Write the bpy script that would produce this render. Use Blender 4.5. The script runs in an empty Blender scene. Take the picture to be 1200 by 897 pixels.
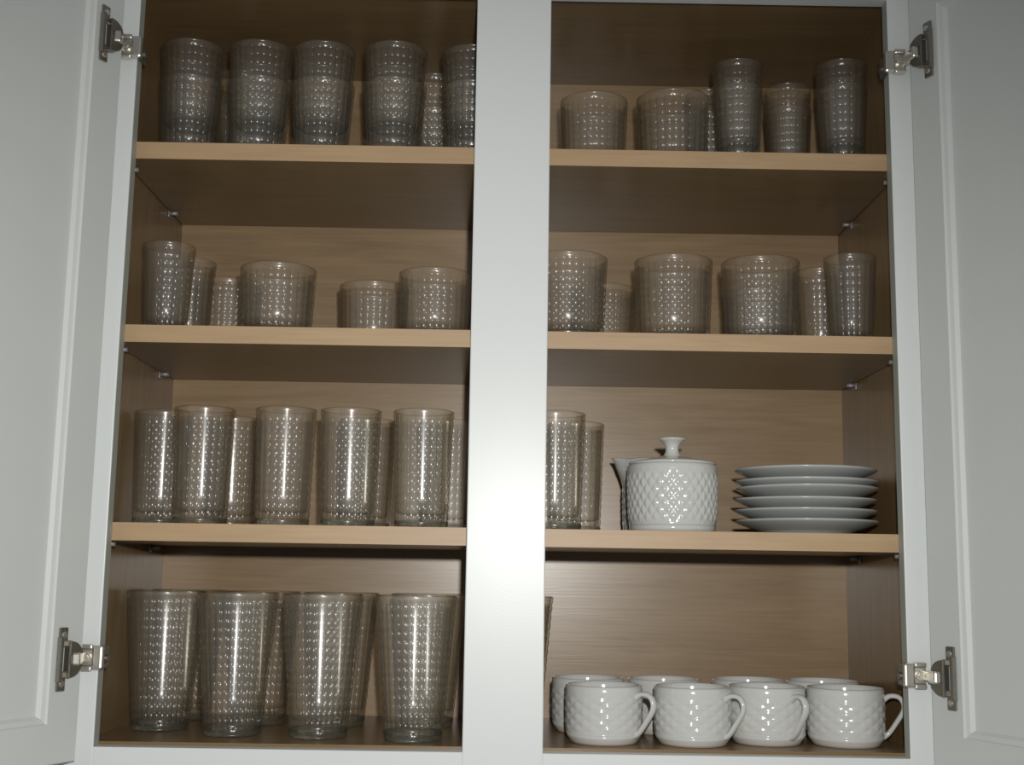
import bpy, bmesh, math, random
from mathutils import Vector, Matrix

# ------------------------------------------------------------------ camera, world, light, exposure
SC = bpy.context.scene
COL = SC.collection
PI = math.pi

yaw, pitch, roll = 0.0044, 0.1526, 0.0156
cy, sy, cp, sp, cr, sr = math.cos(yaw), math.sin(yaw), math.cos(pitch), math.sin(pitch), math.cos(roll), math.sin(roll)
fwd = Vector((sy * cp, cy * cp, sp)); right = Vector((cy, -sy, 0.0)); up = right.cross(fwd)
r2 = right * cr + up * sr; u2 = up * cr - right * sr
cam_data = bpy.data.cameras.new('camera')
cam = bpy.data.objects.new('camera', cam_data); COL.objects.link(cam)
cam.matrix_world = Matrix(((r2.x, u2.x, -fwd.x, -0.002), (r2.y, u2.y, -fwd.y, -1.3305), (r2.z, u2.z, -fwd.z, -0.05), (0, 0, 0, 1)))
cam_data.sensor_width = 36.0; cam_data.sensor_fit = 'HORIZONTAL'
cam_data.lens = 36.0 * 1472.2 / 1200.0
cam_data.clip_start = 0.02
SC.camera = cam

world = bpy.data.worlds.new('world'); SC.world = world; world.use_nodes = True
bg = world.node_tree.nodes['Background']
bg.inputs[0].default_value = (0.95, 0.98, 1.0, 1); bg.inputs[1].default_value = 0.13

flash_data = bpy.data.lights.new('camera_flash', 'SPOT')
flash_data.spot_size = math.radians(92); flash_data.spot_blend = 1.0; flash_data.shadow_soft_size = 0.014
flash_data.energy = 50.0; flash_data.color = (1.0, 0.985, 0.95)
flash = bpy.data.objects.new('camera_flash', flash_data); COL.objects.link(flash)
flash.location = (0.035, -1.335, 0.045)
flash.rotation_euler = (Vector((-0.11, 0.0, -0.10)) - flash.location).to_track_quat('-Z', 'Y').to_euler()

SC.view_settings.view_transform = 'Standard'; SC.view_settings.look = 'None'
SC.view_settings.gamma = 1.0; SC.view_settings.use_curve_mapping = False
SC.view_settings.exposure = 0.0
SC.cycles.transparent_max_bounces = 48
SC.cycles.max_bounces = 14; SC.cycles.transmission_bounces = 12; SC.cycles.glossy_bounces = 4
SC.cycles.caustics_reflective = False; SC.cycles.caustics_refractive = False
SC.cycles.sample_clamp_indirect = 1.5
SC.cycles.use_denoising = True

# ------------------------------------------------------------------ dimensions (metres; z = 0 is the top of the lowest shelf)
HW = 0.419        # half width of the opening between the outer stiles
CS = 0.0415       # half width of the middle stile
FT = 0.019        # face frame thickness
SW = 0.4365       # half inner width of the box
D = 0.2928        # y of the back panel
TH = 0.0193       # shelf thickness
Z1, Z2, Z3, ZF = 0.4231, 0.215, 0.0, -0.2266
ZR, ZT, ZC = -0.2297, 0.598, 0.610

# ------------------------------------------------------------------ materials
def new_mat(name):
    m = bpy.data.materials.new(name); m.use_nodes = True
    nt = m.node_tree; nt.nodes.clear()
    out = nt.nodes.new('ShaderNodeOutputMaterial')
    return m, nt, out

def N(nt, kind, **kw):
    n = nt.nodes.new(kind)
    for k, v in kw.items():
        if k in n.inputs.keys(): n.inputs[k].default_value = v
        else: setattr(n, k, v)
    return n

def principled(name, color, rough, spec=0.5, metal=0.0, var=0.0, vscale=60.0, bump=0.0, bscale=300.0, coat=0.0):
    m, nt, out = new_mat(name)
    b = N(nt, 'ShaderNodeBsdfPrincipled', Roughness=rough, Metallic=metal)
    b.inputs['Base Color'].default_value = (*color, 1)
    b.inputs['Specular IOR Level'].default_value = spec
    b.inputs['Coat Weight'].default_value = coat
    tc = N(nt, 'ShaderNodeTexCoord')
    if var:
        no = N(nt, 'ShaderNodeTexNoise', Scale=vscale, Detail=4.0)
        nt.links.new(tc.outputs['Object'], no.inputs['Vector'])
        mx = N(nt, 'ShaderNodeMixRGB'); mx.inputs[1].default_value = (*[c * (1 - var) for c in color], 1)
        mx.inputs[2].default_value = (*[min(1, c * (1 + var)) for c in color], 1)
        nt.links.new(no.outputs['Fac'], mx.inputs[0]); nt.links.new(mx.outputs[0], b.inputs['Base Color'])
    if bump:
        nb = N(nt, 'ShaderNodeTexNoise', Scale=bscale, Detail=3.0)
        nt.links.new(tc.outputs['Object'], nb.inputs['Vector'])
        bp = N(nt, 'ShaderNodeBump', Strength=bump, Distance=0.001)
        nt.links.new(nb.outputs['Fac'], bp.inputs['Height']); nt.links.new(bp.outputs[0], b.inputs['Normal'])
    nt.links.new(b.outputs[0], out.inputs[0])
    return m

def wood(name, dark, light, axis, rough, spec=0.5):
    """maple laminate: fine streaks along one axis plus broad cathedral figure"""
    m, nt, out = new_mat(name)
    b = N(nt, 'ShaderNodeBsdfPrincipled', Roughness=rough)
    b.inputs['Specular IOR Level'].default_value = spec
    tc = N(nt, 'ShaderNodeTexCoord')
    def streak(sl, sc_, det, dis=0.4):
        mp = N(nt, 'ShaderNodeMapping')
        s = [sc_] * 3; s['xyz'.index(axis)] = sl
        mp.inputs['Scale'].default_value = s
        nt.links.new(tc.outputs['Object'], mp.inputs['Vector'])
        no = N(nt, 'ShaderNodeTexNoise', Scale=1.0, Detail=det, Roughness=0.6)
        no.inputs['Distortion'].default_value = dis
        nt.links.new(mp.outputs[0], no.inputs['Vector'])
        return no.outputs['Fac']
    fine = streak(9.0, 320.0, 3.0)
    broad = streak(4.5, 34.0, 2.0, 1.3)
    ad = N(nt, 'ShaderNodeMath', operation='ADD')
    m1 = N(nt, 'ShaderNodeMath', operation='MULTIPLY'); m1.inputs[1].default_value = 0.45
    m2 = N(nt, 'ShaderNodeMath', operation='MULTIPLY'); m2.inputs[1].default_value = 0.55
    nt.links.new(fine, m1.inputs[0]); nt.links.new(broad, m2.inputs[0])
    nt.links.new(m1.outputs[0], ad.inputs[0]); nt.links.new(m2.outputs[0], ad.inputs[1])
    rp = N(nt, 'ShaderNodeValToRGB')
    rp.color_ramp.elements[0].position = 0.30; rp.color_ramp.elements[0].color = (*dark, 1)
    rp.color_ramp.elements[1].position = 0.70; rp.color_ramp.elements[1].color = (*light, 1)
    nt.links.new(ad.outputs[0], rp.inputs[0]); nt.links.new(rp.outputs[0], b.inputs['Base Color'])
    bp = N(nt, 'ShaderNodeBump', Strength=0.12, Distance=0.0006)
    nt.links.new(fine, bp.inputs['Height']); nt.links.new(bp.outputs[0], b.inputs['Normal'])
    nt.links.new(b.outputs[0], out.inputs[0])
    return m

def glass(name, tint=(0.996, 0.998, 0.995), edge=(0.78, 0.745, 0.66), refr=0.05, ior=1.3):
    """clear pressed glass: see-through, a little bent light, Fresnel shine, longer path at grazing angles"""
    m, nt, out = new_mat(name)
    lw = N(nt, 'ShaderNodeLayerWeight', Blend=0.5)
    p5 = N(nt, 'ShaderNodeMath', operation='POWER'); p5.inputs[1].default_value = 4.0
    nt.links.new(lw.outputs['Facing'], p5.inputs[0])
    ma = N(nt, 'ShaderNodeMath', operation='MULTIPLY_ADD'); ma.inputs[1].default_value = 0.45; ma.inputs[2].default_value = 0.042
    nt.links.new(p5.outputs[0], ma.inputs[0])
    mr = N(nt, 'ShaderNodeMapRange'); mr.inputs[1].default_value = 0.10; mr.inputs[2].default_value = 0.90
    nt.links.new(lw.outputs['Facing'], mr.inputs[0])
    col = N(nt, 'ShaderNodeMixRGB'); col.inputs[1].default_value = (*tint, 1); col.inputs[2].default_value = (*edge, 1)
    nt.links.new(mr.outputs[0], col.inputs[0])
    tr = N(nt, 'ShaderNodeBsdfTransparent'); rf = N(nt, 'ShaderNodeBsdfRefraction', IOR=ior, Roughness=0.0)
    nt.links.new(col.outputs[0], tr.inputs[0]); nt.links.new(col.outputs[0], rf.inputs[0])
    gl = N(nt, 'ShaderNodeBsdfGlossy', Roughness=0.18)
    g2 = N(nt, 'ShaderNodeBsdfGlossy', Roughness=0.42)
    gm = N(nt, 'ShaderNodeMixShader'); gm.inputs[0].default_value = 0.35
    nt.links.new(gl.outputs[0], gm.inputs[1]); nt.links.new(g2.outputs[0], gm.inputs[2])
    mx = N(nt, 'ShaderNodeMixShader'); mx.inputs[0].default_value = refr
    nt.links.new(tr.outputs[0], mx.inputs[1]); nt.links.new(rf.outputs[0], mx.inputs[2])
    df = N(nt, 'ShaderNodeBsdfDiffuse'); df.inputs[0].default_value = (0.88, 0.83, 0.74, 1)      # pale veil: flash scattered by the relief, put in as diffuse colour
    md = N(nt, 'ShaderNodeMixShader'); md.inputs[0].default_value = 0.024
    nt.links.new(mx.outputs[0], md.inputs[1]); nt.links.new(df.outputs[0], md.inputs[2])
    m2 = N(nt, 'ShaderNodeMixShader')
    nt.links.new(ma.outputs[0], m2.inputs[0]); nt.links.new(md.outputs[0], m2.inputs[1]); nt.links.new(gm.outputs[0], m2.inputs[2])
    nt.links.new(m2.outputs[0], out.inputs[0])
    return m

M_PAINT = principled('white_paint', (0.74, 0.77, 0.76), 0.34, 0.45, bump=0.05, bscale=500)
M_DOOR = principled('white_door_paint', (0.66, 0.69, 0.665), 0.42, 0.4, var=0.015, vscale=25, bump=0.05, bscale=500)
M_REVEAL_SHADE = principled('shaded_paint_on_frame_edge', (0.46, 0.48, 0.42), 0.5, 0.3)  # frame paint darkened to hold the shade of grazing light
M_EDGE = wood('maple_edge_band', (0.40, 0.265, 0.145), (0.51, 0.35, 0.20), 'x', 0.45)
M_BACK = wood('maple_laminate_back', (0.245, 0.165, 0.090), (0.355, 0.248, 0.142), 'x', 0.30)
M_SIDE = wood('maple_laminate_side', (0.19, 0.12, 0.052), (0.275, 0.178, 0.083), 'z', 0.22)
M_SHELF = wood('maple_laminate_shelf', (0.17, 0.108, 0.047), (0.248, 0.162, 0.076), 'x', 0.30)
M_GLASS = glass('clear_pressed_glass')
M_GLASS_BASE = glass('thick_glass_foot', tint=(0.93, 0.96, 0.93), edge=(0.55, 0.60, 0.54), refr=0.45, ior=1.4)
M_GLASS_IN = glass('clear_glass_inner_face', refr=0.0)
M_CHINA = principled('white_porcelain', (0.62, 0.625, 0.60), 0.12, 0.5, coat=0.3)
M_FOOT = principled('unglazed_porcelain', (0.62, 0.53, 0.46), 0.7, 0.2)
M_PLATE = principled('white_plate_porcelain', (0.50, 0.515, 0.50), 0.2, 0.5)
M_NICKEL = principled('nickel', (0.72, 0.69, 0.62), 0.32, 0.5, metal=0.9, var=0.06, vscale=200)
M_STEEL = principled('dark_hinge_steel', (0.30, 0.28, 0.24), 0.36, 0.5, metal=0.85, var=0.15, vscale=150)
M_PIN = principled('shelf_pin_steel', (0.33, 0.32, 0.31), 0.45, 0.4, metal=0.5)
M_WALL = principled('painted_wall', (0.62, 0.62, 0.58), 0.7, 0.2, var=0.02, vscale=8, bump=0.1, bscale=200)

# ------------------------------------------------------------------ helpers
def mesh_obj(name, bm, mat, parent=None, smooth=False):
    me = bpy.data.meshes.new(name)
    bmesh.ops.recalc_face_normals(bm, faces=bm.faces[:])
    bm.to_mesh(me); bm.free()
    for mm in (mat if isinstance(mat, (list, tuple)) else [mat]): me.materials.append(mm)
    if smooth:
        for p in me.polygons: p.use_smooth = True
    o = bpy.data.objects.new(name, me); COL.objects.link(o)
    if parent: o.parent = parent
    return o

def box(bm, lo, hi, bev=0.0, M=None):
    vs = [bm.verts.new((x, y, z)) for x in (lo[0], hi[0]) for y in (lo[1], hi[1]) for z in (lo[2], hi[2])]
    F = [(0, 1, 3, 2), (4, 6, 7, 5), (0, 4, 5, 1), (2, 3, 7, 6), (0, 2, 6, 4), (1, 5, 7, 3)]
    fs = [bm.faces.new([vs[i] for i in f]) for f in F]
    geom = vs
    if bev:
        es = list({e for f in fs for e in f.edges})
        r = bmesh.ops.bevel(bm, geom=es, offset=bev, segments=2, profile=0.5, affect='EDGES')
        geom = list({v for f in r['faces'] for v in f.verts} | {v for v in vs if v.is_valid})
    if M is not None:
        for v in geom: v.co = M @ v.co
    return bm

def boxo(name, lo, hi, mat, parent=None, bev=0.001):
    bm = bmesh.new(); box(bm, lo, hi, bev)
    return mesh_obj(name, bm, mat, parent)

def cyl(bm, c, axis, r, h, seg=20, r2=None, M=None):
    """closed cylinder from point c along axis"""
    axis = Vector(axis).normalized(); q = axis.to_track_quat('Z', 'Y').to_matrix()
    rings = []
    for z, rr in ((0, r), (h, r if r2 is None else r2)):
        rings.append([bm.verts.new(Vector(c) + q @ Vector((rr * math.cos(2 * PI * i / seg), rr * math.sin(2 * PI * i / seg), z))) for i in range(seg)])
    for i in range(seg):
        j = (i + 1) % seg
        bm.faces.new((rings[0][i], rings[0][j], rings[1][j], rings[1][i]))
    bm.faces.new(rings[0][::-1]); bm.faces.new(rings[1])
    if M is not None:
        for r_ in rings:
            for v in r_: v.co = M @ v.co

def lathe(bm, prof, seg, fn=None, off=(0, 0, 0), angs=None):
    """prof: list of (r, z, flag); r == 0 collapses to a pole. fn(theta, r, z, flag) -> r"""
    rings = []
    for p in prof:
        r, z = p[0], p[1]; fl = p[2] if len(p) > 2 else 0
        if r <= 1e-7:
            rings.append([bm.verts.new((off[0], off[1], off[2] + z))])
        else:
            ring = []
            for i in range(seg):
                t = angs[i] if angs else 2 * PI * i / seg
                rr = fn(t, r, z, fl) if (fn and fl) else r
                ring.append(bm.verts.new((off[0] + rr * math.cos(t), off[1] + rr * math.sin(t), off[2] + z)))
            rings.append(ring)
    for a, b in zip(rings[:-1], rings[1:]):
        if len(a) == 1 and len(b) == 1: continue
        for i in range(seg):
            j = (i + 1) % seg
            if len(a) == 1: bm.faces.new((a[0], b[i], b[j]))
            elif len(b) == 1: bm.faces.new((a[i], a[j], b[0]))
            else: bm.faces.new((a[i], a[j], b[j], b[i]))
    return rings

def tube(bm, pts, radii, seg=12, flat=1.0):
    """tube along points; flat < 1 squashes it sideways to the bend (in the y direction)"""
    n = len(pts); rings = []
    for k, p in enumerate(pts):
        p = Vector(p)
        t = (Vector(pts[min(k + 1, n - 1)]) - Vector(pts[max(k - 1, 0)])).normalized()
        side = Vector((0, 1, 0)); nrm = t.cross(side).normalized()
        r = radii[k] if isinstance(radii, (list, tuple)) else radii
        rings.append([bm.verts.new(p + nrm * r * flat * math.cos(2 * PI * i / seg) + side * r * math.sin(2 * PI * i / seg)) for i in range(seg)])
    for a, b in zip(rings[:-1], rings[1:]):
        for i in range(seg):
            j = (i + 1) % seg; bm.faces.new((a[i], a[j], b[j], b[i]))
    bm.faces.new(rings[0][::-1]); bm.faces.new(rings[-1])

def tag(o, label, cat, group=None):
    o['label'] = label; o['category'] = cat
    if group: o['group'] = group
    return o

def empty(name, loc=(0, 0, 0)):
    o = bpy.data.objects.new(name, None); COL.objects.link(o); o.location = loc
    o.empty_display_size = 0.05
    return o

def copy_tree(o, parent=None):
    c = o.copy(); COL.objects.link(c); c.parent = parent
    for ch in o.children: copy_tree(ch, c)
    return c

# ------------------------------------------------------------------ setting: the kitchen wall the cabinet hangs on
w = boxo('wall_back', (-2.2, D + 0.012, -1.4), (2.2, D + 0.11, 1.3), M_WALL); w['kind'] = 'structure'

# ------------------------------------------------------------------ the wall cabinet
cab = empty('wall_cabinet', (0, 0, ZR - 0.038))
tag(cab, 'white painted double-door wall cabinet with both doors open and maple interior', 'cabinet')
OFF = Vector(cab.location)
def cpart(name, lo, hi, mat, bev=0.001, parent=cab):
    lo = Vector(lo) - OFF; hi = Vector(hi) - OFF
    return boxo(name, lo, hi, mat, parent, bev)

zb, zt = ZR - 0.038, ZT + 0.038
XO = HW + 0.038
def stile(x0, x1):
    # painted front; side edges carry the shade of grazing light in their colour
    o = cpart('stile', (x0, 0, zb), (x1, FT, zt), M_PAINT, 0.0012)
    o.data.materials.append(M_REVEAL_SHADE)
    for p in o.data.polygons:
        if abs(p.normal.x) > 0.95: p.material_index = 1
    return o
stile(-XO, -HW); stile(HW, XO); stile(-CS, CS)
for x0, x1 in ((-HW, -CS), (CS, HW)):
    cpart('rail', (x0 - 0.0008, 0.0002, zb), (x1 + 0.0008, FT, ZR), M_PAINT, 0.0012)
    cpart('rail', (x0 - 0.0008, 0.0002, ZT), (x1 + 0.0008, FT, zt), M_PAINT, 0.0012)
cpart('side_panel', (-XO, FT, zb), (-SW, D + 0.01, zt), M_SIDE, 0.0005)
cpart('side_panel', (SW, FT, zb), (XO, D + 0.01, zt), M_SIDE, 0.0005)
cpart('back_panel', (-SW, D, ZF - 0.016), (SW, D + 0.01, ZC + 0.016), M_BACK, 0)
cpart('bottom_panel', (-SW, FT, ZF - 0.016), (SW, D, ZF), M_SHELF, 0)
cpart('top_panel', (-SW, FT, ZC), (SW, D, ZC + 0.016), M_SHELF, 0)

# shelf pins: short steel pegs with a flat spoon, under every shelf end
pin0 = None
for z in (Z1, Z2, Z3):
    for s in (-1, 1):
        for y in (0.05, 0.225):
            if pin0 is None:
                bm = bmesh.new()
                cyl(bm, (0, 0, -0.003), (1, 0, 0), 0.0028, 0.012, 12)
                box(bm, (0.0002, -0.005, -0.0085), (0.002, 0.005, -0.0002), 0.0005)
                pin0 = mesh_obj('shelf_pin', bm, M_PIN, cab, True); p = pin0
            else:
                p = pin0.copy(); COL.objects.link(p); p.parent = cab
            p.location = Vector((s * (SW), y, z - TH - 0.0004)) - OFF
            p.rotation_euler = (0, 0, 0 if s < 0 else PI)

# ---- doors: frame with recessed panel, swung open beyond a right angle
DOOR_W, DOOR_ANG = 0.388, math.radians(115)
def make_door(side, edge_x, stile_w):
    zlo, zhi = ZR - 0.013, ZT + 0.013
    bm = bmesh.new()
    T = 0.019
    # local x: from hinge edge outwards; local y: 0 = inner face, negative = towards the outer face; z up
    xs = [0, stile_w, DOOR_W - stile_w, DOOR_W]
    rw = 0.040
    zs = [zlo, zlo + rw, zhi - rw, zhi]
    def ring(x0, x1, z0, z1, y): return [bm.verts.new(c) for c in ((x0, y, z0), (x1, y, z0), (x1, y, z1), (x0, y, z1))]
    c = 0.0015; b = 0.0085
    R = [ring(0 + c, DOOR_W - c, zlo + c, zhi - c, 0.0),
         ring(xs[1], xs[2], zs[1], zs[2], 0.0),
         ring(xs[1] + 0.0012, xs[2] - 0.0012, zs[1] + 0.0012, zs[2] - 0.0012, -0.0022),
         ring(xs[1] + b - 0.003, xs[2] - b + 0.003, zs[1] + b - 0.003, zs[2] - b + 0.003, -0.0035),
         ring(xs[1] + b, xs[2] - b, zs[1] + b, zs[2] - b, -0.0075),
         ring(xs[1] + b, xs[2] - b, zs[1] + b, zs[2] - b, -0.0130),
         ring(xs[1], xs[2], zs[1], zs[2], -T),
         ring(0 + c, DOOR_W - c, zlo + c, zhi - c, -T),
         ring(0, DOOR_W, zlo, zhi, -T + c),
         ring(0, DOOR_W, zlo, zhi, -c)]
    R.append(R[0])
    for a, d in zip(R[:-1], R[1:]):
        for i in range(4):
            j = (i + 1) % 4; bm.faces.new((a[i], a[j], d[j], d[i]))
    # mapping to the cabinet: direction of the open door and its inner normal
    d = Vector((side * -math.cos(DOOR_ANG), -math.sin(DOOR_ANG), 0))
    n = Vector((-side * math.sin(DOOR_ANG), math.cos(DOOR_ANG), 0))
    E0 = Vector((side * edge_x, -0.012, 0)) - OFF
    M = Matrix(((d.x, n.x, 0, E0.x), (d.y, n.y, 0, E0.y), (0, 0, 1, E0.z), (0, 0, 0, 1)))
    # thickness runs away from the viewer, behind the inner face
    for v in {v for r in R for v in r}: v.co = M @ v.co
    o = mesh_obj('door', bm, M_DOOR, cab)
    bm = bmesh.new()
    box(bm, (xs[1] + b - 0.002, -0.0125, zs[1] + b - 0.002), (xs[2] - b + 0.002, -0.0078, zs[2] - b + 0.002), 0.0, M)
    mesh_obj('door_panel', bm, M_DOOR, o)
    return o, M

doorL, ML = make_door(-1, 0.432, 0.0425)
doorR, MR = make_door(1, 0.4385, 0.0425)

# ---- four wrap-around cup hinges
def make_hinge(side, M, zc):
    xe = side * HW
    # box on the frame face, wrapping round its inner edge
    def P(x, y, z): return Vector((side * x, y, z)) - OFF
    bm = bmesh.new()
    def sbox(bm, x0, x1, y0, y1, z0, z1, bev):
        a, b_ = sorted((side * x0, side * x1))
        box(bm, Vector((a, y0, z0)) - OFF, Vector((b_, y1, z1)) - OFF, bev)
    sbox(bm, HW - 0.0062, HW + 0.0055, -0.0085, -0.0004, zc - 0.0125, zc + 0.0125, 0.0025)     # bridge over the inner edge
    sbox(bm, HW + 0.0045, HW + 0.0165, -0.0105, -0.0004, zc - 0.0135, zc - 0.0085, 0.0012)     # lower cheek
    sbox(bm, HW + 0.0045, HW + 0.0165, -0.0105, -0.0004, zc + 0.0085, zc + 0.0135, 0.0012)     # upper cheek
    sbox(bm, HW + 0.0045, HW + 0.0170, -0.0062, -0.0004, zc - 0.0085, zc + 0.0085, 0.0008)     # recessed plate
    h = mesh_obj('hinge', bm, M_NICKEL, cab)
    bm = bmesh.new()                                                                             # dark tab screwed to the inner edge of the frame
    sbox(bm, HW - 0.0042, HW - 0.0006, 0.0, 0.020, zc - 0.0115, zc + 0.0115, 0.001)
    cyl(bm, P(HW - 0.0042, 0.012, zc - 0.002), (-side, 0, 0), 0.0042, 0.0022, 14)
    mesh_obj('hinge_tab', bm, M_STEEL, h)
    bm = bmesh.new()
    cyl(bm, P(HW + 0.0105, -0.0062, zc), (0, -1, 0), 0.0048, 0.0032, 18)
    cyl(bm, P(HW + 0.0105, -0.0094, zc), (0, -1, 0), 0.0028, 0.0010, 6)
    mesh_obj('screw', bm, M_NICKEL, h, False)
    # arm from the box to the cup
    zl = zc
    a = P(HW + 0.0165, -0.0058, zl); e = M @ Vector((0.0175, 0.0085, zl))
    bm = bmesh.new()
    dv = (e - a); L = dv.length; q = dv.to_track_quat('X', 'Z').to_matrix().to_4x4(); q.translation = a
    box(bm, (-0.002, -0.003, -0.0048), (L * 0.55, 0.003, 0.0048), 0.0012, q)
    box(bm, (L * 0.50, -0.0042, -0.0066), (L + 0.004, 0.0042, 0.0066), 0.0022, q)
    mesh_obj('hinge_arm', bm, M_NICKEL, h)
    # cup: half-round boss, long screw flange, two screws
    bm = bmesh.new()
    xf = 0.0255
    n = 14
    for zside in (1, -1):
        base = []; topv = []
        for k in range(n + 1):
            t = PI * 0.5 * k / n
            r = 0.0185
            x = xf - r * math.cos(t) * 0.98; z = zc + zside * (0.0052 + (r - 0.0052) * math.sin(t))
            base.append((x, z)); 
        poly = [(xf, zc + zside * 0.0052)] + base
        lo = [bm.verts.new((x, 0.0004, z)) for x, z in poly]; hi = [bm.verts.new((xf + (x - xf) * 0.9, 0.0085, zc + (z - zc) * 0.96)) for x, z in poly]
        m_ = len(poly)
        for i in range(m_):
            j = (i + 1) % m_; bm.faces.new((lo[i], lo[j], hi[j], hi[i]))
        bm.faces.new(hi); bm.faces.new(lo[::-1])
    box(bm, (xf - 0.001, 0.0003, zc - 0.0315), (xf + 0.0105, 0.0030, zc - 0.0120), 0.0012)
    box(bm, (xf - 0.001, 0.0003, zc + 0.0120), (xf + 0.0105, 0.0030, zc + 0.0315), 0.0012)
    box(bm, (xf - 0.002, 0.0003, zc - 0.0185), (xf + 0.0012, 0.0080, zc + 0.0185), 0.0008)
    box(bm, (xf + 0.0070, 0.0003, zc - 0.0225), (xf + 0.0115, 0.0060, zc + 0.0225), 0.0012)
    for v in bm.verts: v.co = M @ v.co
    mesh_obj('hinge_cup', bm, M_STEEL, h)
    for zz in (-0.024, 0.024):
        bm = bmesh.new(); cyl(bm, (xf + 0.0045, 0.003, zc + zz), (0, 1, 0), 0.0036, 0.0014, 14, 0.0028)
        for v in bm.verts: v.co = M @ v.co
        mesh_obj('screw', bm, M_NICKEL, h)
for side, M, z in ((-1, ML, 0.524), (-1, ML, -0.1400), (1, MR, 0.522), (1, MR, -0.1455)):
    make_hinge(side, M, z)

# ------------------------------------------------------------------ shelves (each lifts out)
for z, lab in ((Z1, 'topmost maple shelf, carrying nested glass stacks under the cabinet top'),
               (Z2, 'middle maple shelf, carrying short rocks glasses'),
               (Z3, 'lowest maple shelf, carrying tall tumblers, sugar bowl and plates')):
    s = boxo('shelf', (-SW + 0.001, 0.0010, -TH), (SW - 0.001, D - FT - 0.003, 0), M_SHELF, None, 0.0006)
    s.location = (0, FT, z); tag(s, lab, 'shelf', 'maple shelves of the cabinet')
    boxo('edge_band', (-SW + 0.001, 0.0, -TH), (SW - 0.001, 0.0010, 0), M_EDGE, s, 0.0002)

# ------------------------------------------------------------------ glassware
def glass_mesh(name, H, rt, rb, wall, base, nf, rows, depth):
    """pressed tumbler: upright flutes crossed by level grooves outside, plain inside, thick foot"""
    fr = (0.0, 0.035, 0.11, 0.34, 0.66, 0.89, 0.965)                # each cell of the press pattern is a small pillow
    jr = random.Random(nf * 100 + rows); jit = [[(jr.uniform(-0.5, 0.5), jr.uniform(-0.45, 0.45), jr.uniform(0.75, 1.2)) for _ in range(rows)] for _ in range(nf)]
    dome = lambda u: (1 - abs(2 * u - 1) ** 3.0)
    seg = nf * 7; angs = [2 * PI * (i + f) / nf for i in range(nf) for f in fr]
    z0, z1 = base * 0.55, H - 0.009
    prof = [(0, 0.0016), (rb * 0.70, 0.0014), (rb * 0.80, 0.0), (rb - 0.0022, 0.0), (rb - 0.0006, 0.0012), (rb, 0.004)]
    R = lambda z: rb + (rt - rb) * z / H
    prof.append((R(z0 - 0.001), z0 - 0.001))
    vf = (0.0, 0.035, 0.11, 0.34, 0.66, 0.89, 0.965)
    for k in range(rows):
        for f in vf:
            z = z0 + (z1 - z0) * (k + f) / rows
            prof.append((R(z), z, 1))
    prof += [(R(z1), z1, 1), (R(z1 + 0.0012), z1 + 0.0012), (R(H - 0.003), H - 0.003), (R(H) - 0.0002, H - 0.0007), (R(H) - wall * 0.5, H),
             (R(H) - wall + 0.0002, H - 0.0007)]
    for k in range(9):
        z = H - 0.003 - (H - 0.003 - base - 0.004) * k / 8
        prof.append((R(z) - wall, z))
    ri = R(base) - wall
    prof += [(ri - 0.0015, base + 0.001), (ri * 0.75, base), (0, base - 0.0006)]
    def fn(t, r, z, fl):
        u = (t * nf / (2 * PI) + 1e-6) % 1.0; v = ((z - z0) / (z1 - z0) * rows + 1e-6) % 1.0
        i = int(t * nf / (2 * PI) + 1e-6) % nf; k = min(rows - 1, int((z - z0) / (z1 - z0) * rows + 1e-6))
        tu, tv, tw = jit[i][k]
        return r - depth * ((1 - dome(u)) * tw + 0.75 * (1 - dome(v)) * (0.4 + 0.6 * tw) + dome(u) * dome(v) * (tu * (u - 0.5) + tv * (v - 0.5)))
    bm = bmesh.new(); lathe(bm, prof, seg, fn, angs=angs)
    o = mesh_obj(name, bm, [M_GLASS, M_GLASS_IN, M_GLASS_BASE], None, True)
    for p in o.data.polygons:
        c = p.center
        if c.z > base * 0.9 and math.hypot(c.x, c.y) < R(c.z) - wall * 0.75: p.material_index = 1
        elif c.z < base * 1.02 and not (z0 < c.z and math.hypot(c.x, c.y) > R(c.z) - wall * 0.75): p.material_index = 2
    COL.objects.unlink(o)
    return o

G = {
    'large': glass_mesh('tumbler', 0.1535, 0.0450, 0.0312, 0.0026, 0.018, 28, 14, 0.0012),
    'tall': glass_mesh('tumbler', 0.1310, 0.0342, 0.0298, 0.0026, 0.015, 22, 12, 0.0012),
    'rocks': glass_mesh('rocks_glass', 0.0770, 0.0420, 0.0388, 0.0024, 0.013, 26, 7, 0.0011),
    'wide': glass_mesh('rocks_glass', 0.0965, 0.0452, 0.0412, 0.0025, 0.014, 28, 9, 0.0011),
    'old': glass_mesh('rocks_glass', 0.0945, 0.0372, 0.0308, 0.0025, 0.013, 24, 8, 0.0011),
    'juice': glass_mesh('juice_glass', 0.1010, 0.0300, 0.0242, 0.0015, 0.012, 18, 9, 0.0009),
}
rng = random.Random(5)
def put(kind, x, y, z, label, group, sc=1.0):
    o = G[kind].copy(); COL.objects.link(o)
    o.location = (x, y, z + 0.0002); o.rotation_euler = (0, 0, rng.uniform(0, 6.28)); o.scale = sc if isinstance(sc, tuple) else (sc,) * 3
    cat = {'large': 'tumbler', 'tall': 'tumbler', 'juice': 'glass', 'rocks': 'glass', 'wide': 'glass', 'old': 'glass'}[kind]
    return tag(o, label, cat, group)

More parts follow.
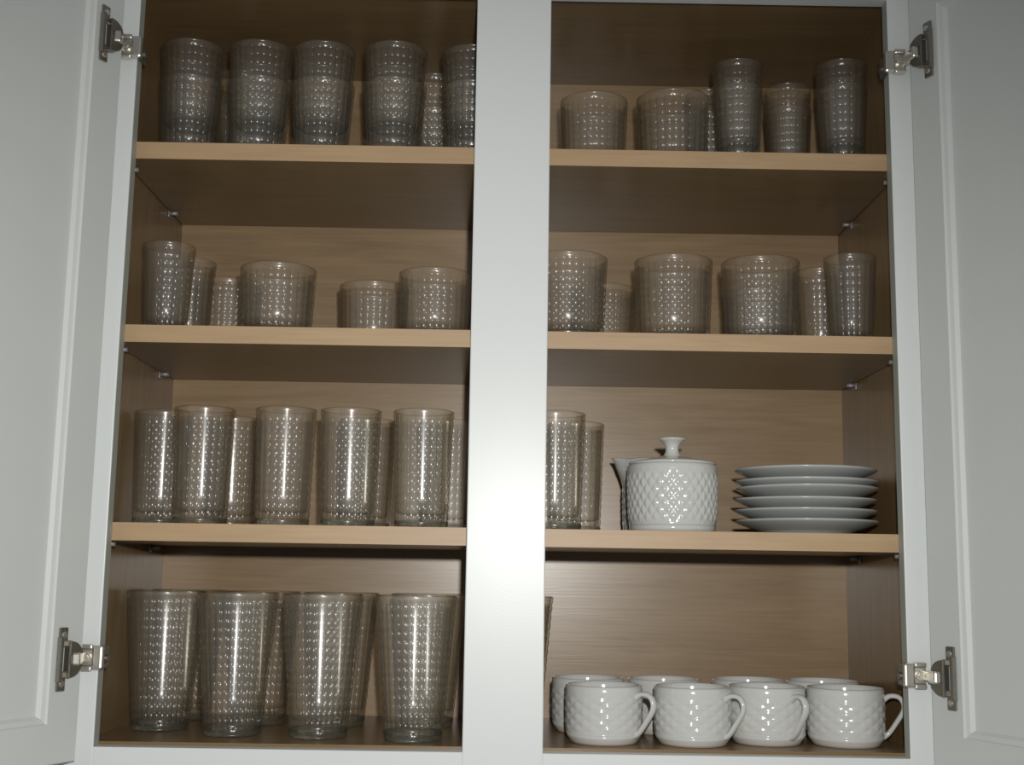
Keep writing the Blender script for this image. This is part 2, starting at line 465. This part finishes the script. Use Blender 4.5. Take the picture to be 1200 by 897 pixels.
gA = 'nested glasses on the topmost shelf, left bay'
P = {'old': 0.0430, 'juice': 0.0285}
def pair(kind, x, y, z, where, group, sc=1.0):
    nm = {'old': 'rocks glass', 'rocks': 'wide rocks glass', 'juice': 'juice glass'}[kind]
    put(kind, x, y, z, 'lower %s of nested pair %s' % (nm, where), group, sc)
    put(kind, x, y, z + P[kind] * sc, 'upper %s of nested pair %s' % (nm, where), group, sc)

# top shelf, left bay
for x, y, wh in ((-0.3795, 0.085, 'beside the left wall on the topmost shelf'),
                 (-0.2985, 0.085, 'second from left on the topmost shelf'),
                 (-0.2240, 0.085, 'third from left on the topmost shelf'),
                 (-0.1391, 0.082, 'fourth from left on the topmost shelf'),
                 (-0.0480, 0.088, 'half hidden by the middle stile, topmost shelf')):
    pair('old', x, y, Z1, wh, gA)
pair('old', -0.3380, 0.175, Z1, 'behind the two leftmost pairs, topmost shelf', gA)
pair('old', -0.0980, 0.175, Z1, 'at the back beside the middle stile, topmost shelf', gA)
# top shelf, right bay
gB = 'glasses on the topmost shelf, right bay'
put('rocks', 0.0960, 0.085, Z1, 'single wide rocks glass right of the middle stile, topmost shelf', gB, (0.95, 0.95, 1.04))
put('rocks', 0.1900, 0.092, Z1, 'larger single wide rocks glass, second from middle stile, topmost shelf', gB, (1.04, 1.04, 1.13))
pair('juice', 0.2669, 0.090, Z1, 'right of the wide rocks glasses, topmost shelf', gB)
pair('juice', 0.3400, 0.150, Z1, 'standing further back in the right bay, topmost shelf', gB, 0.97)
pair('juice', 0.3893, 0.085, Z1, 'beside the right wall, topmost shelf', gB)
pair('juice', 0.2480, 0.185, Z1, 'at the back behind the wide rocks glasses, topmost shelf', gB)
# middle shelf, left bay
gC = 'short glasses on the middle shelf'
put('juice', -0.3900, 0.070, Z2, 'slim juice glass at the front beside the left wall, middle shelf', gC)
put('juice', -0.3830, 0.142, Z2, 'slim juice glass behind another near the left wall, middle shelf', gC)
put('wide', -0.3530, 0.215, Z2, 'wide rocks glass at the back near the left wall, middle shelf', gC, 0.95)
put('rocks', -0.2670, 0.085, Z2, 'wide rocks glass standing alone left of the gap, middle shelf', gC, 1.04)
put('rocks', -0.1635, 0.155, Z2, 'wide rocks glass right of the gap, set back on middle shelf', gC, 1.0)
put('rocks', -0.0860, 0.085, Z2, 'wide rocks glass just left of the middle stile, middle shelf', gC)
# middle shelf, right bay
put('wide', 0.0671, 0.080, Z2, 'taller wide rocks glass just right of the middle stile, middle shelf', gC)
put('wide', 0.1160, 0.195, Z2, 'wide rocks glass at the back, right of the middle stile, middle shelf', gC, 0.91)
put('wide', 0.1890, 0.085, Z2, 'taller wide rocks glass in the middle of the right bay, middle shelf', gC)
put('wide', 0.2895, 0.085, Z2, 'taller wide rocks glass third from the middle stile in front row, middle shelf', gC)
put('wide', 0.3080, 0.205, Z2, 'wide rocks glass at the back behind the third taller one, middle shelf', gC, 0.91)
put('juice', 0.3720, 0.140, Z2, 'slim juice glass behind the one by the right wall, middle shelf', gC)
put('juice', 0.3900, 0.072, Z2, 'slim juice glass at the front beside the right wall, middle shelf', gC)
# lowest shelf: tall tumblers
gE = 'tall tumblers on the lowest shelf'
for x, y, lab in ((-0.3985, 0.122, 'tall tumbler closest to the left wall, lowest shelf'),
                  (-0.3416, 0.080, 'tall tumbler second from left in front row, lowest shelf'),
                  (-0.2492, 0.075, 'tall tumbler third from left in front row, lowest shelf'),
                  (-0.1762, 0.075, 'tall tumbler fourth from left in front row, lowest shelf'),
                  (-0.0945, 0.075, 'tall tumbler in front row next to the middle stile, lowest shelf'),
                  (-0.3280, 0.172, 'tall tumbler in back row behind the second and third, lowest shelf'),
                  (-0.1680, 0.168, 'tall tumbler in back row behind the fourth, lowest shelf'),
                  (-0.0720, 0.168, 'tall tumbler in back row next to the middle stile, lowest shelf'),
                  (0.0537, 0.075, 'tall tumbler half hidden right of the middle stile, lowest shelf'),
                  (0.0823, 0.170, 'tall tumbler behind another, left of the white creamer')):
    put('tall', x, y, Z3, lab, gE)
# cabinet floor: large tumblers
gI = 'large tumblers on the cabinet floor'
for x, y, lab in ((-0.3860, 0.130, 'large flared tumbler nearest the left wall on cabinet floor'),
                  (-0.2962, 0.090, 'large flared tumbler second from left on cabinet floor'),
                  (-0.2008, 0.080, 'large flared tumbler third from left on cabinet floor'),
                  (-0.0969, 0.066, 'large flared tumbler in front, left of middle stile on cabinet floor'),
                  (-0.3850, 0.2320, 'large flared tumbler in the back left corner of cabinet floor'),
                  (-0.2880, 0.195, 'large flared tumbler behind the second one on cabinet floor'),
                  (-0.1940, 0.190, 'large flared tumbler behind the third one on cabinet floor'),
                  (-0.0900, 0.190, 'large flared tumbler in back row beside middle stile on cabinet floor'),
                  (0.0105, 0.120, 'large flared tumbler almost hidden behind the middle stile, left of the cups')):
    put('large', x, y, ZF, lab, gI)

# ------------------------------------------------------------------ porcelain
def handle_bm(x0, ztop, zbot, out, r):
    """ear handle in the xz plane, starting and ending inside the wall at x0"""
    bm = bmesh.new(); pts = []; rad = []
    ctrl = [(x0, ztop - 0.004), (x0 + out * 0.35, ztop + 0.0005), (x0 + out * 0.78, ztop - 0.0005), (x0 + out, ztop - 0.0075),
            (x0 + out * 0.96, ztop - 0.016), (x0 + out * 0.60, zbot + (ztop - zbot) * 0.34), (x0 + out * 0.24, zbot + 0.004), (x0 - 0.001, zbot)]
    n = len(ctrl)
    def cr_(p0, p1, p2, p3, t): return 0.5 * ((2 * p1) + (-p0 + p2) * t + (2 * p0 - 5 * p1 + 4 * p2 - p3) * t * t + (-p0 + 3 * p1 - 3 * p2 + p3) * t ** 3)
    for k in range(n - 1):
        a, b, c, d = ctrl[max(k - 1, 0)], ctrl[k], ctrl[k + 1], ctrl[min(k + 2, n - 1)]
        for s in range(4):
            t = s / 4
            pts.append((cr_(a[0], b[0], c[0], d[0], t), 0, cr_(a[1], b[1], c[1], d[1], t)))
    pts.append((ctrl[-1][0], 0, ctrl[-1][1]))
    m = len(pts)
    for k in range(m):
        u = k / (m - 1); rad.append(r * (1.15 + 0.35 * max(0, 1 - u * 7) + 0.35 * max(0, 1 - (1 - u) * 7)))
    tube(bm, pts, rad, 10, 0.68)
    return bm

def weave(nt_, nz, z0, z1, amp, slant=False):
    """embossed lattice: raised lozenges in staggered rows"""
    def fn(t, r, z, fl):
        u = nt_ * t / (2 * PI); v = nz * (z - z0) / (z1 - z0)
        e = min(1.0, 6 * min(1, max(0, (z - z0) / (z1 - z0)), max(0, (z1 - z) / (z1 - z0))))
        p = abs(math.sin(PI * (u + v))) ; q = abs(math.sin(PI * (u - v)))
        return r + amp * e * (min(p, q) ** 0.7 - 0.3)
    return fn

def cup_proto():
    root = empty('cup')
    H, r = 0.0612, 0.0418
    prof = [(0, 0.002), (r * 0.74, 0.002), (r * 0.77, 0.0), (r * 0.84, 0.0), (r * 0.875, 0.0022), (r * 0.95, 0.0065), (r * 0.985, 0.0105)]
    za, zb_ = 0.0105, H - 0.009
    for k in range(33): 
        z = za + (zb_ - za) * k / 32; prof.append((r * (0.985 + 0.015 * k / 32), z, 1))
    prof += [(r, H - 0.007), (r, H - 0.002), (r - 0.0008, H - 0.0004), (r - 0.0018, H), (r - 0.003, H - 0.0008), (r - 0.0036, H - 0.004)]
    for k in range(6):
        z = H - 0.01 - (H - 0.024) * k / 5; prof.append((r - 0.0040 - 0.0012 * k / 5, z))
    prof += [(r * 0.80, 0.0085), (r * 0.68, 0.0062), (0, 0.0055)]
    bm = bmesh.new(); lathe(bm, prof, 112, weave(14, 3.5, za, zb_, 0.0013))
    body = mesh_obj('body', bm, [M_CHINA, M_FOOT], root, True)
    for p in body.data.polygons:
        c = p.center
        if c.z < 0.0021 and math.hypot(c.x, c.y) > r * 0.74: p.material_index = 1
    mesh_obj('handle', handle_bm(r - 0.0022, H - 0.0085, 0.0095, 0.0215, 0.0036), M_CHINA, root, True)
    return root

cup0 = cup_proto()
cups = [(0.1095, 0.072, -36, 'white lattice-embossed cup in front row, nearest the middle stile'),
        (0.2055, 0.068, -38, 'white lattice-embossed cup in front row, second from the middle stile'),
        (0.2895, 0.086, -60, 'white lattice-embossed cup in front row with handle facing forward'),
        (0.3745, 0.080, -14, 'white lattice-embossed cup in front row by the right wall'),
        (0.0985, 0.168, 50, 'white cup in back row, nearest the middle stile'),
        (0.1870, 0.168, 55, 'white cup in back row, second from the middle stile'),
        (0.2870, 0.176, 50, 'white cup in back row, third from the middle stile'),
        (0.3725, 0.172, 60, 'white cup in back row by the right wall')]
for i, (x, y, a, lab) in enumerate(cups):
    c = cup0 if i == 0 else copy_tree(cup0)
    c.location = (x, y, ZF + 0.0002); c.rotation_euler = (0, 0, math.radians(a))
    tag(c, lab, 'cup', 'white cups on the cabinet floor')

# sugar bowl with lid
sb = empty('sugar_bowl', (0.187, 0.088, Z3 + 0.0002))
tag(sb, 'white basket-embossed sugar bowl with a lid and flared knob', 'sugar bowl')
H, r = 0.0755, 0.0502
prof = [(0, 0.002), (r * 0.78, 0.002), (r * 0.81, 0.0), (r * 0.92, 0.0), (r * 0.955, 0.003), (r * 0.965, 0.008)]
za, zb_ = 0.008, H - 0.006
for k in range(41):
    z = za + (zb_ - za) * k / 40; prof.append((r * (0.965 + 0.035 * math.sin(PI * 0.5 * k / 40)), z, 1))
prof += [(r, H - 0.004), (r * 0.995, H - 0.001), (r * 0.975, H), (r * 0.93, H - 0.0005), (r * 0.92, H - 0.004), (r * 0.92, 0.012), (r * 0.8, 0.007), (0, 0.006)]
bm = bmesh.new(); lathe(bm, prof, 240, weave(30, 4, za, zb_, 0.0019))
mesh_obj('body', bm, M_CHINA, sb, True)
bm = bmesh.new()
lz = H + 0.0003
lathe(bm, [(0, lz - 0.001), (r * 0.86, lz - 0.001), (r * 0.96, lz), (r * 0.985, lz + 0.0012), (r * 0.97, lz + 0.0026), (r * 0.80, lz + 0.0048), (r * 0.55, lz + 0.0072), (r * 0.35, lz + 0.0092), (r * 0.22, lz + 0.0105), (0, lz + 0.011)], 64)
lid = mesh_obj('lid', bm, M_CHINA, sb, True)
bm = bmesh.new()
kz = lz + 0.0088
lathe(bm, [(0, kz), (0.0125, kz), (0.0092, kz + 0.0030), (0.0076, kz + 0.0070), (0.0074, kz + 0.0110), (0.0088, kz + 0.0150), (0.0120, kz + 0.0182), (0.0152, kz + 0.0200), (0.0158, kz + 0.0212), (0.0150, kz + 0.0220), (0.0080, kz + 0.0216), (0, kz + 0.0212)], 40)
mesh_obj('knob', bm, M_CHINA, lid, True)

# creamer behind it: flared pouring lip to the left
cm = empty('creamer', (0.1835, 0.190, Z3 + 0.0002))
tag(cm, 'white creamer jug with flared pouring lip, behind the sugar bowl', 'creamer')
H, r = 0.0905, 0.0430
prof = [(0, 0.002), (r * 0.78, 0.002), (r * 0.81, 0.0), (r * 0.93, 0.0), (r * 0.97, 0.003), (r * 0.985, 0.008)]
za, zb_ = 0.008, 0.060
for k in range(29):
    z = za + (zb_ - za) * k / 28; prof.append((r * (0.985 + 0.015 * k / 28), z, 1))
for z in (0.063, 0.068, 0.073, 0.078, 0.083, 0.087): prof.append((r, z, 2))
prof += [(r, H - 0.001, 2), (r - 0.0012, H, 2), (r - 0.003, H - 0.001, 2), (r - 0.004, H - 0.006, 2), (r - 0.004, 0.07, 2), (r - 0.004, 0.04), (r * 0.86, 0.012), (r * 0.75, 0.007), (0, 0.006)]
wv = weave(17, 4, za, zb_, 0.0016)
def cream(t, rr, z, fl):
    if fl == 1: return wv(t, rr, z, fl)
    d = abs(t - PI)
    g = math.exp(-(d / 0.30) ** 2); u = max(0, (z - 0.055) / (H - 0.055))
    return rr + 0.0135 * g * u ** 1.8 + 0.0008 * u
bm = bmesh.new(); lathe(bm, prof, 128, lambda t, a, b, c: cream(t, a, b, c))
for v in bm.verts:
    if v.co.z > 0.08 and v.co.x < 0:
        d = abs(math.atan2(v.co.y, -v.co.x)); v.co.z += 0.0022 * math.exp(-(d / 0.4) ** 2)
mesh_obj('body', bm, M_CHINA, cm, True)
hb = mesh_obj('handle', handle_bm(r - 0.0022, H - 0.018, 0.018, 0.026, 0.0042), M_CHINA, cm, True)
hb.rotation_euler = (0, 0, math.radians(18))

# six saucer-sized plates
PR = 0.0800
def plate_proto():
    bm = bmesh.new(); c = 0.0165
    prof = [(0, 0.0020), (PR * 0.52, 0.0020), (PR * 0.535, 0.0), (PR * 0.565, 0.0), (PR * 0.585, 0.0020), (PR * 0.70, 0.0052), (PR * 0.85, 0.0094), (PR * 0.96, 0.0132),
            (PR * 0.995, 0.0148), (PR, 0.0156), (PR * 0.994, 0.0164), (PR * 0.975, 0.0160), (PR * 0.85, 0.0124), (PR * 0.68, 0.0084), (PR * 0.56, 0.0058), (PR * 0.30, 0.0050), (0, 0.0050)]
    lathe(bm, prof, 96)
    return mesh_obj('plate', bm, M_PLATE, None, True)
pl0 = plate_proto()
names = ['bottom white plate of the stack of six beside the right wall', 'second white plate up in the stack of six',
         'third white plate up in the stack of six', 'fourth white plate up, slightly tilted, in the stack of six',
         'fifth white plate up in the stack of six', 'topmost white plate of the stack of six']
offs = [(0, 0, 0, 0), (-0.001, 0.001, 0.0118, 0), (-0.0015, 0, 0.0245, 0.6), (0.001, 0.001, 0.0370, -0.3), (0.0005, 0, 0.0450, 0), (0.0, 0.001, 0.0578, 0)]
for i, (dx, dy, dz, tilt) in enumerate(offs):
    p = pl0 if i == 0 else pl0.copy()
    if i: COL.objects.link(p)
    p.location = (0.3425 + dx, 0.107 + dy, Z3 + 0.0002 + dz); p.rotation_euler = (0, math.radians(-tilt), i * 0.7)
    tag(p, names[i], 'plate', 'stack of white plates')
